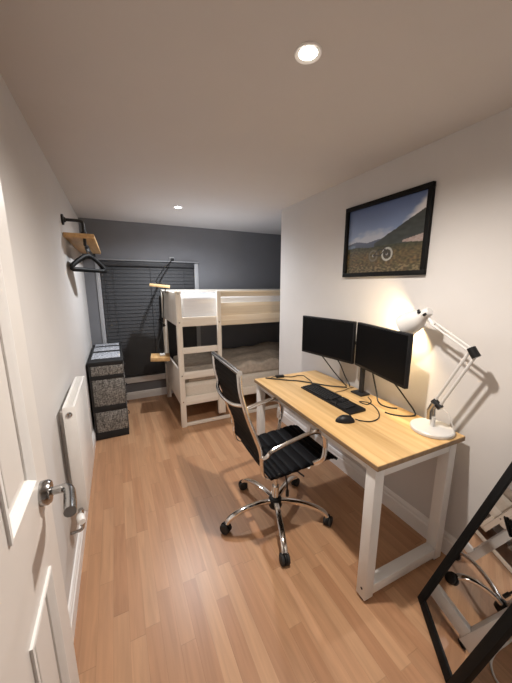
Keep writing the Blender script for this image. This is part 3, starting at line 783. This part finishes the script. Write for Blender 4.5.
def photo(u, v):
    """u 0..1 left to right as seen, v 0..1 bottom to top; flat printed colours of the poster"""
    n1 = NZ.noise(Vector((u * 5, v * 9, 0))); n2 = NZ.noise(Vector((u * 30, v * 40, 3))); n3 = NZ.noise(Vector((u * 12, v * 20, 7)))
    sky = lerp((.34, .42, .58), (.15, .22, .40), (v - .5) / .5)
    c = sky
    cloud = .62 + .10 * n1 - (.10 * (1 - u)) 
    cb_ = .50 + .06 * math.sin(u * 5) + .1 * u
    if v < cb_ + .06 + .06 * n1: c = lerp(c, (.50, .53, .60), (cb_ + .06 - v) / .10 + n3 * .7)
    # big cloud at right top
    dd = (v - (.62 + (u - .72) * 1.35)); 
    if u > .74 and dd < .02 + .05 * n3 and dd > -.35: c = lerp(c, (.70, .69, .70), (.02 - dd) / .12 + n3 * .5)
    # ridges
    r1 = .47 + .015 * math.sin(u * 14) + .02 * n1 + .04 * u
    r2 = .40 + max(0, u - .40) * .62 + .012 * NZ.noise(Vector((u * 20, 0, 1))) - .03
    if v < r1: c = lerp((.12, .14, .20), (.17, .20, .28), (v - .4) * 6)
    if u > .40 and v < max(r2 + .06, 0) and v > .40 - .1: c = lerp((.055, .065, .060), (.085, .10, .095), n3 + .5)
    gr = .40 - .02 * u + .02 * n1
    if u < .12 and v < .44 and v > .40: c = (.20, .26, .34)
    if v < gr:
        g1 = lerp((.13, .11, .05), (.17, .115, .055), n3 + .5); c = lerp((.065, .075, .04), g1, (gr - v) / .12)
        c = tuple(max(.02, q * (1 + .9 * n2)) for q in c)
        if v < .10 + .05 * n3 and n2 > .1: c = lerp(c, (.32, .27, .17), .6)
    # river bed at right
    if u > .76 and abs(v - (.425 - (1 - u) * .06)) < .045 * (u - .70) / .25: c = lerp((.40, .32, .30), (.50, .43, .40), n2 + .5)
    # bicycle lying in the grass
    asp = iw / ih
    for (cx, cy, rr) in ((.585, .255, .085), (.40, .25, .075)):
        dx, dy = (u - cx) * asp, (v - cy); q = math.hypot(dx, dy)
        if abs(q - rr) < .013: c = (.50, .50, .47) if cx > .5 else (.20, .18, .15)
        elif q < rr and cx > .5: c = lerp(c, (.03, .03, .03), .55 + n2)
        if q < .018: c = (.45, .45, .45)
    for (x0, y0, x1, y1) in ((.40, .25, .47, .33), (.47, .33, .56, .33), (.47, .33, .50, .24), (.50, .24, .56, .33), (.56, .33, .585, .255), (.40, .25, .50, .24), (.54, .36, .58, .37)):
        vx, vy = (x1 - x0), (y1 - y0); t = min(1, max(0, ((u - x0) * vx + (v - y0) * vy) / (vx * vx + vy * vy)))
        if math.hypot((u - x0 - t * vx) * asp, v - y0 - t * vy) < .008: c = (.03, .03, .03)
    return c
vs = [[b.verts.new((-.006, iw / 2 - iw * i / NU, -ih / 2 + ih * j / NV)) for j in range(NV + 1)] for i in range(NU + 1)]
for i in range(NU):
    for j in range(NV):
        fc = b.faces.new((vs[i][j], vs[i][j + 1], vs[i + 1][j + 1], vs[i + 1][j]))
        for lp_ in fc.loops:
            co = lp_.vert.co
            lp_[cl] = (*photo((iw / 2 - co.y) / iw, (co.z + ih / 2) / ih), 1)
b.normal_update()
me = bpy.data.meshes.new('print'); b.to_mesh(me); b.free()
pm, nt, bs = nmat('poster_print')
ca_ = nt.nodes.new('ShaderNodeVertexColor'); ca_.layer_name = 'photo'
gm = nt.nodes.new('ShaderNodeGamma'); gm.inputs[1].default_value = .60
nt.links.new(ca_.outputs['Color'], gm.inputs[0]); nt.links.new(gm.outputs[0], bs.inputs['Base Color']); bs.inputs['Roughness'].default_value = .35
me.materials.append(pm); po = bpy.data.objects.new('print', me); COL.objects.link(po); po.parent = pc
MB().box(-.0045, -.001, -pw / 2 + .01, pw / 2 - .01, -ph / 2 + .01, ph / 2 - .01).build('backing', M['black'], pc)

# ------------------------------------------------------------------ leaning mirror
A = Vector((1.507, .683, 0)); Bv = Vector((1.293, .399, 0))
ex = (Bv - A).normalized(); away = Vector((.7986, -.6018, 0)); th = math.radians(20.3)
ez = (away * math.sin(th) + Vector((0, 0, 1)) * math.cos(th)).normalized()
ny = ez.cross(ex)                                  # right handed: x = along the floor, y = normal, z = up the mirror
mi = thing('leaning_mirror', 'tall narrow black framed mirror leaning against the right wall', 'mirror')
mi.matrix_world = Matrix(((ex.x, ny.x, ez.x, A.x), (ex.y, ny.y, ez.y, A.y), (ex.z, ny.z, ez.z, A.z), (0, 0, 0, 1)))
sgn = 1 if ny.dot(away) > 0 else -1                # +y*sgn points to the back
def bk(a, c): return (min(a * sgn, c * sgn), max(a * sgn, c * sgn))
MWd, ML, fb = .358, 1.30, .041
y0, y1 = bk(0, .022)
f = MB().box(0, fb, y0, y1, 0, ML, .002).box(MWd - fb, MWd, y0, y1, 0, ML, .002).box(fb, MWd - fb, y0, y1, 0, fb, .002).box(fb, MWd - fb, y0, y1, ML - fb, ML, .002)
f.build('frame', M['frame_black'], mi)
y0, y1 = bk(.006, .010)
MB().box(fb - .004, MWd - fb + .004, y0, y1, fb - .004, ML - fb + .004).build('mirror_glass', M['mirror'], mi, smooth=False)
y0, y1 = bk(.0105, .020)
MB().box(fb - .004, MWd - fb + .004, y0, y1, fb - .004, ML - fb + .004).build('backing', M['black'], mi, smooth=False)
zl = math.sin(th) * .022
mi.location.z += zl + .0005
# white cable on the floor under the mirror
cable([(1.83, .40, .0045), (1.72, .392, .0045), (1.613, .398, .0045), (1.549, .389, .0045), (1.514, .365, .0045), (1.500, .335, .0045), (1.50, .27, .0045), (1.54, .18, .0045)],
      'white cable curling on the floor beside the leaning mirror', .0042, 'white_cable', name='power_cable')

# ------------------------------------------------------------------ ceiling downlights
def downlight(x, y, label, glow):
    t = thing('ceiling_downlight', label, 'ceiling light', (x, y, H), 0, 'recessed ceiling downlights')
    MB().lathe([(.030, -.001), (.043, -.001), (.045, -.004), (.042, -.008), (.030, -.005)], 32, None, close=False).build('trim_ring', M['trim'], t)
    MB().lathe([(.001, -.0015), (.030, -.0015), (.030, -.0035), (.001, -.0035)], 28).build('lens', M[glow], t)
    return t
downlight(.931, .915, 'lit recessed downlight in the ceiling nearest the camera', 'glow')
downlight(.928, 3.038, 'small lit recessed downlight in the ceiling before the dark far wall', 'glow_far')
def spot(name, loc, col, power, ang=150, blend=.6, rad=.03):
    l = bpy.data.lights.new(name, 'SPOT'); l.energy = power; l.color = col; l.spot_size = math.radians(ang); l.spot_blend = blend; l.shadow_soft_size = rad
    o = bpy.data.objects.new(name, l); COL.objects.link(o); o.location = loc
    return o
spot('downlight_beam', (.931, .915, H - .045), (1., .92, .835), 102, 162, .9)
spot('downlight_beam', (.928, 3.038, H - .045), (.93, .96, 1.), 88, 170, .9)
# bulb of the desk lamp
l = bpy.data.lights.new('desk_lamp_light', 'POINT'); l.energy = 7.5; l.color = (1., .75, .42); l.shadow_soft_size = .018
o = bpy.data.objects.new('desk_lamp_light', l); COL.objects.link(o)
o.location = Vector((1.750, .860, TZ)) + c0 + ax * .156

# ------------------------------------------------------------------ world, camera, view
w = bpy.data.worlds.new('World'); S.world = w; w.use_nodes = True
w.node_tree.nodes['Background'].inputs['Color'].default_value = (.8, .85, 1, 1)
w.node_tree.nodes['Background'].inputs['Strength'].default_value = .02

cd = bpy.data.cameras.new('camera'); co = bpy.data.objects.new('camera', cd); COL.objects.link(co)
yaw, pit, rol = math.radians(-25.83920684), math.radians(11.20685797), math.radians(.03763)
fwv = Vector((-math.sin(yaw) * math.cos(pit), math.cos(yaw) * math.cos(pit), -math.sin(pit)))
r = Vector((math.cos(yaw), math.sin(yaw), 0)); u = r.cross(fwv)
r2 = r * math.cos(rol) + u * math.sin(rol); u2 = r2.cross(fwv)
co.matrix_world = Matrix(((r2.x, u2.x, -fwv.x, CAM.x), (r2.y, u2.y, -fwv.y, CAM.y), (r2.z, u2.z, -fwv.z, CAM.z), (0, 0, 0, 1)))
cd.sensor_fit = 'VERTICAL'; cd.sensor_height = 36; cd.lens = 288.48 / 683 * 36; cd.clip_start = .01
S.camera = co
vs_ = S.view_settings
S.display_settings.display_device = 'sRGB'
vs_.view_transform = 'Standard'; vs_.look = 'None'; vs_.gamma = 1; vs_.use_curve_mapping = False; vs_.exposure = 0.14
S.cycles.max_bounces = 10; S.cycles.diffuse_bounces = 6
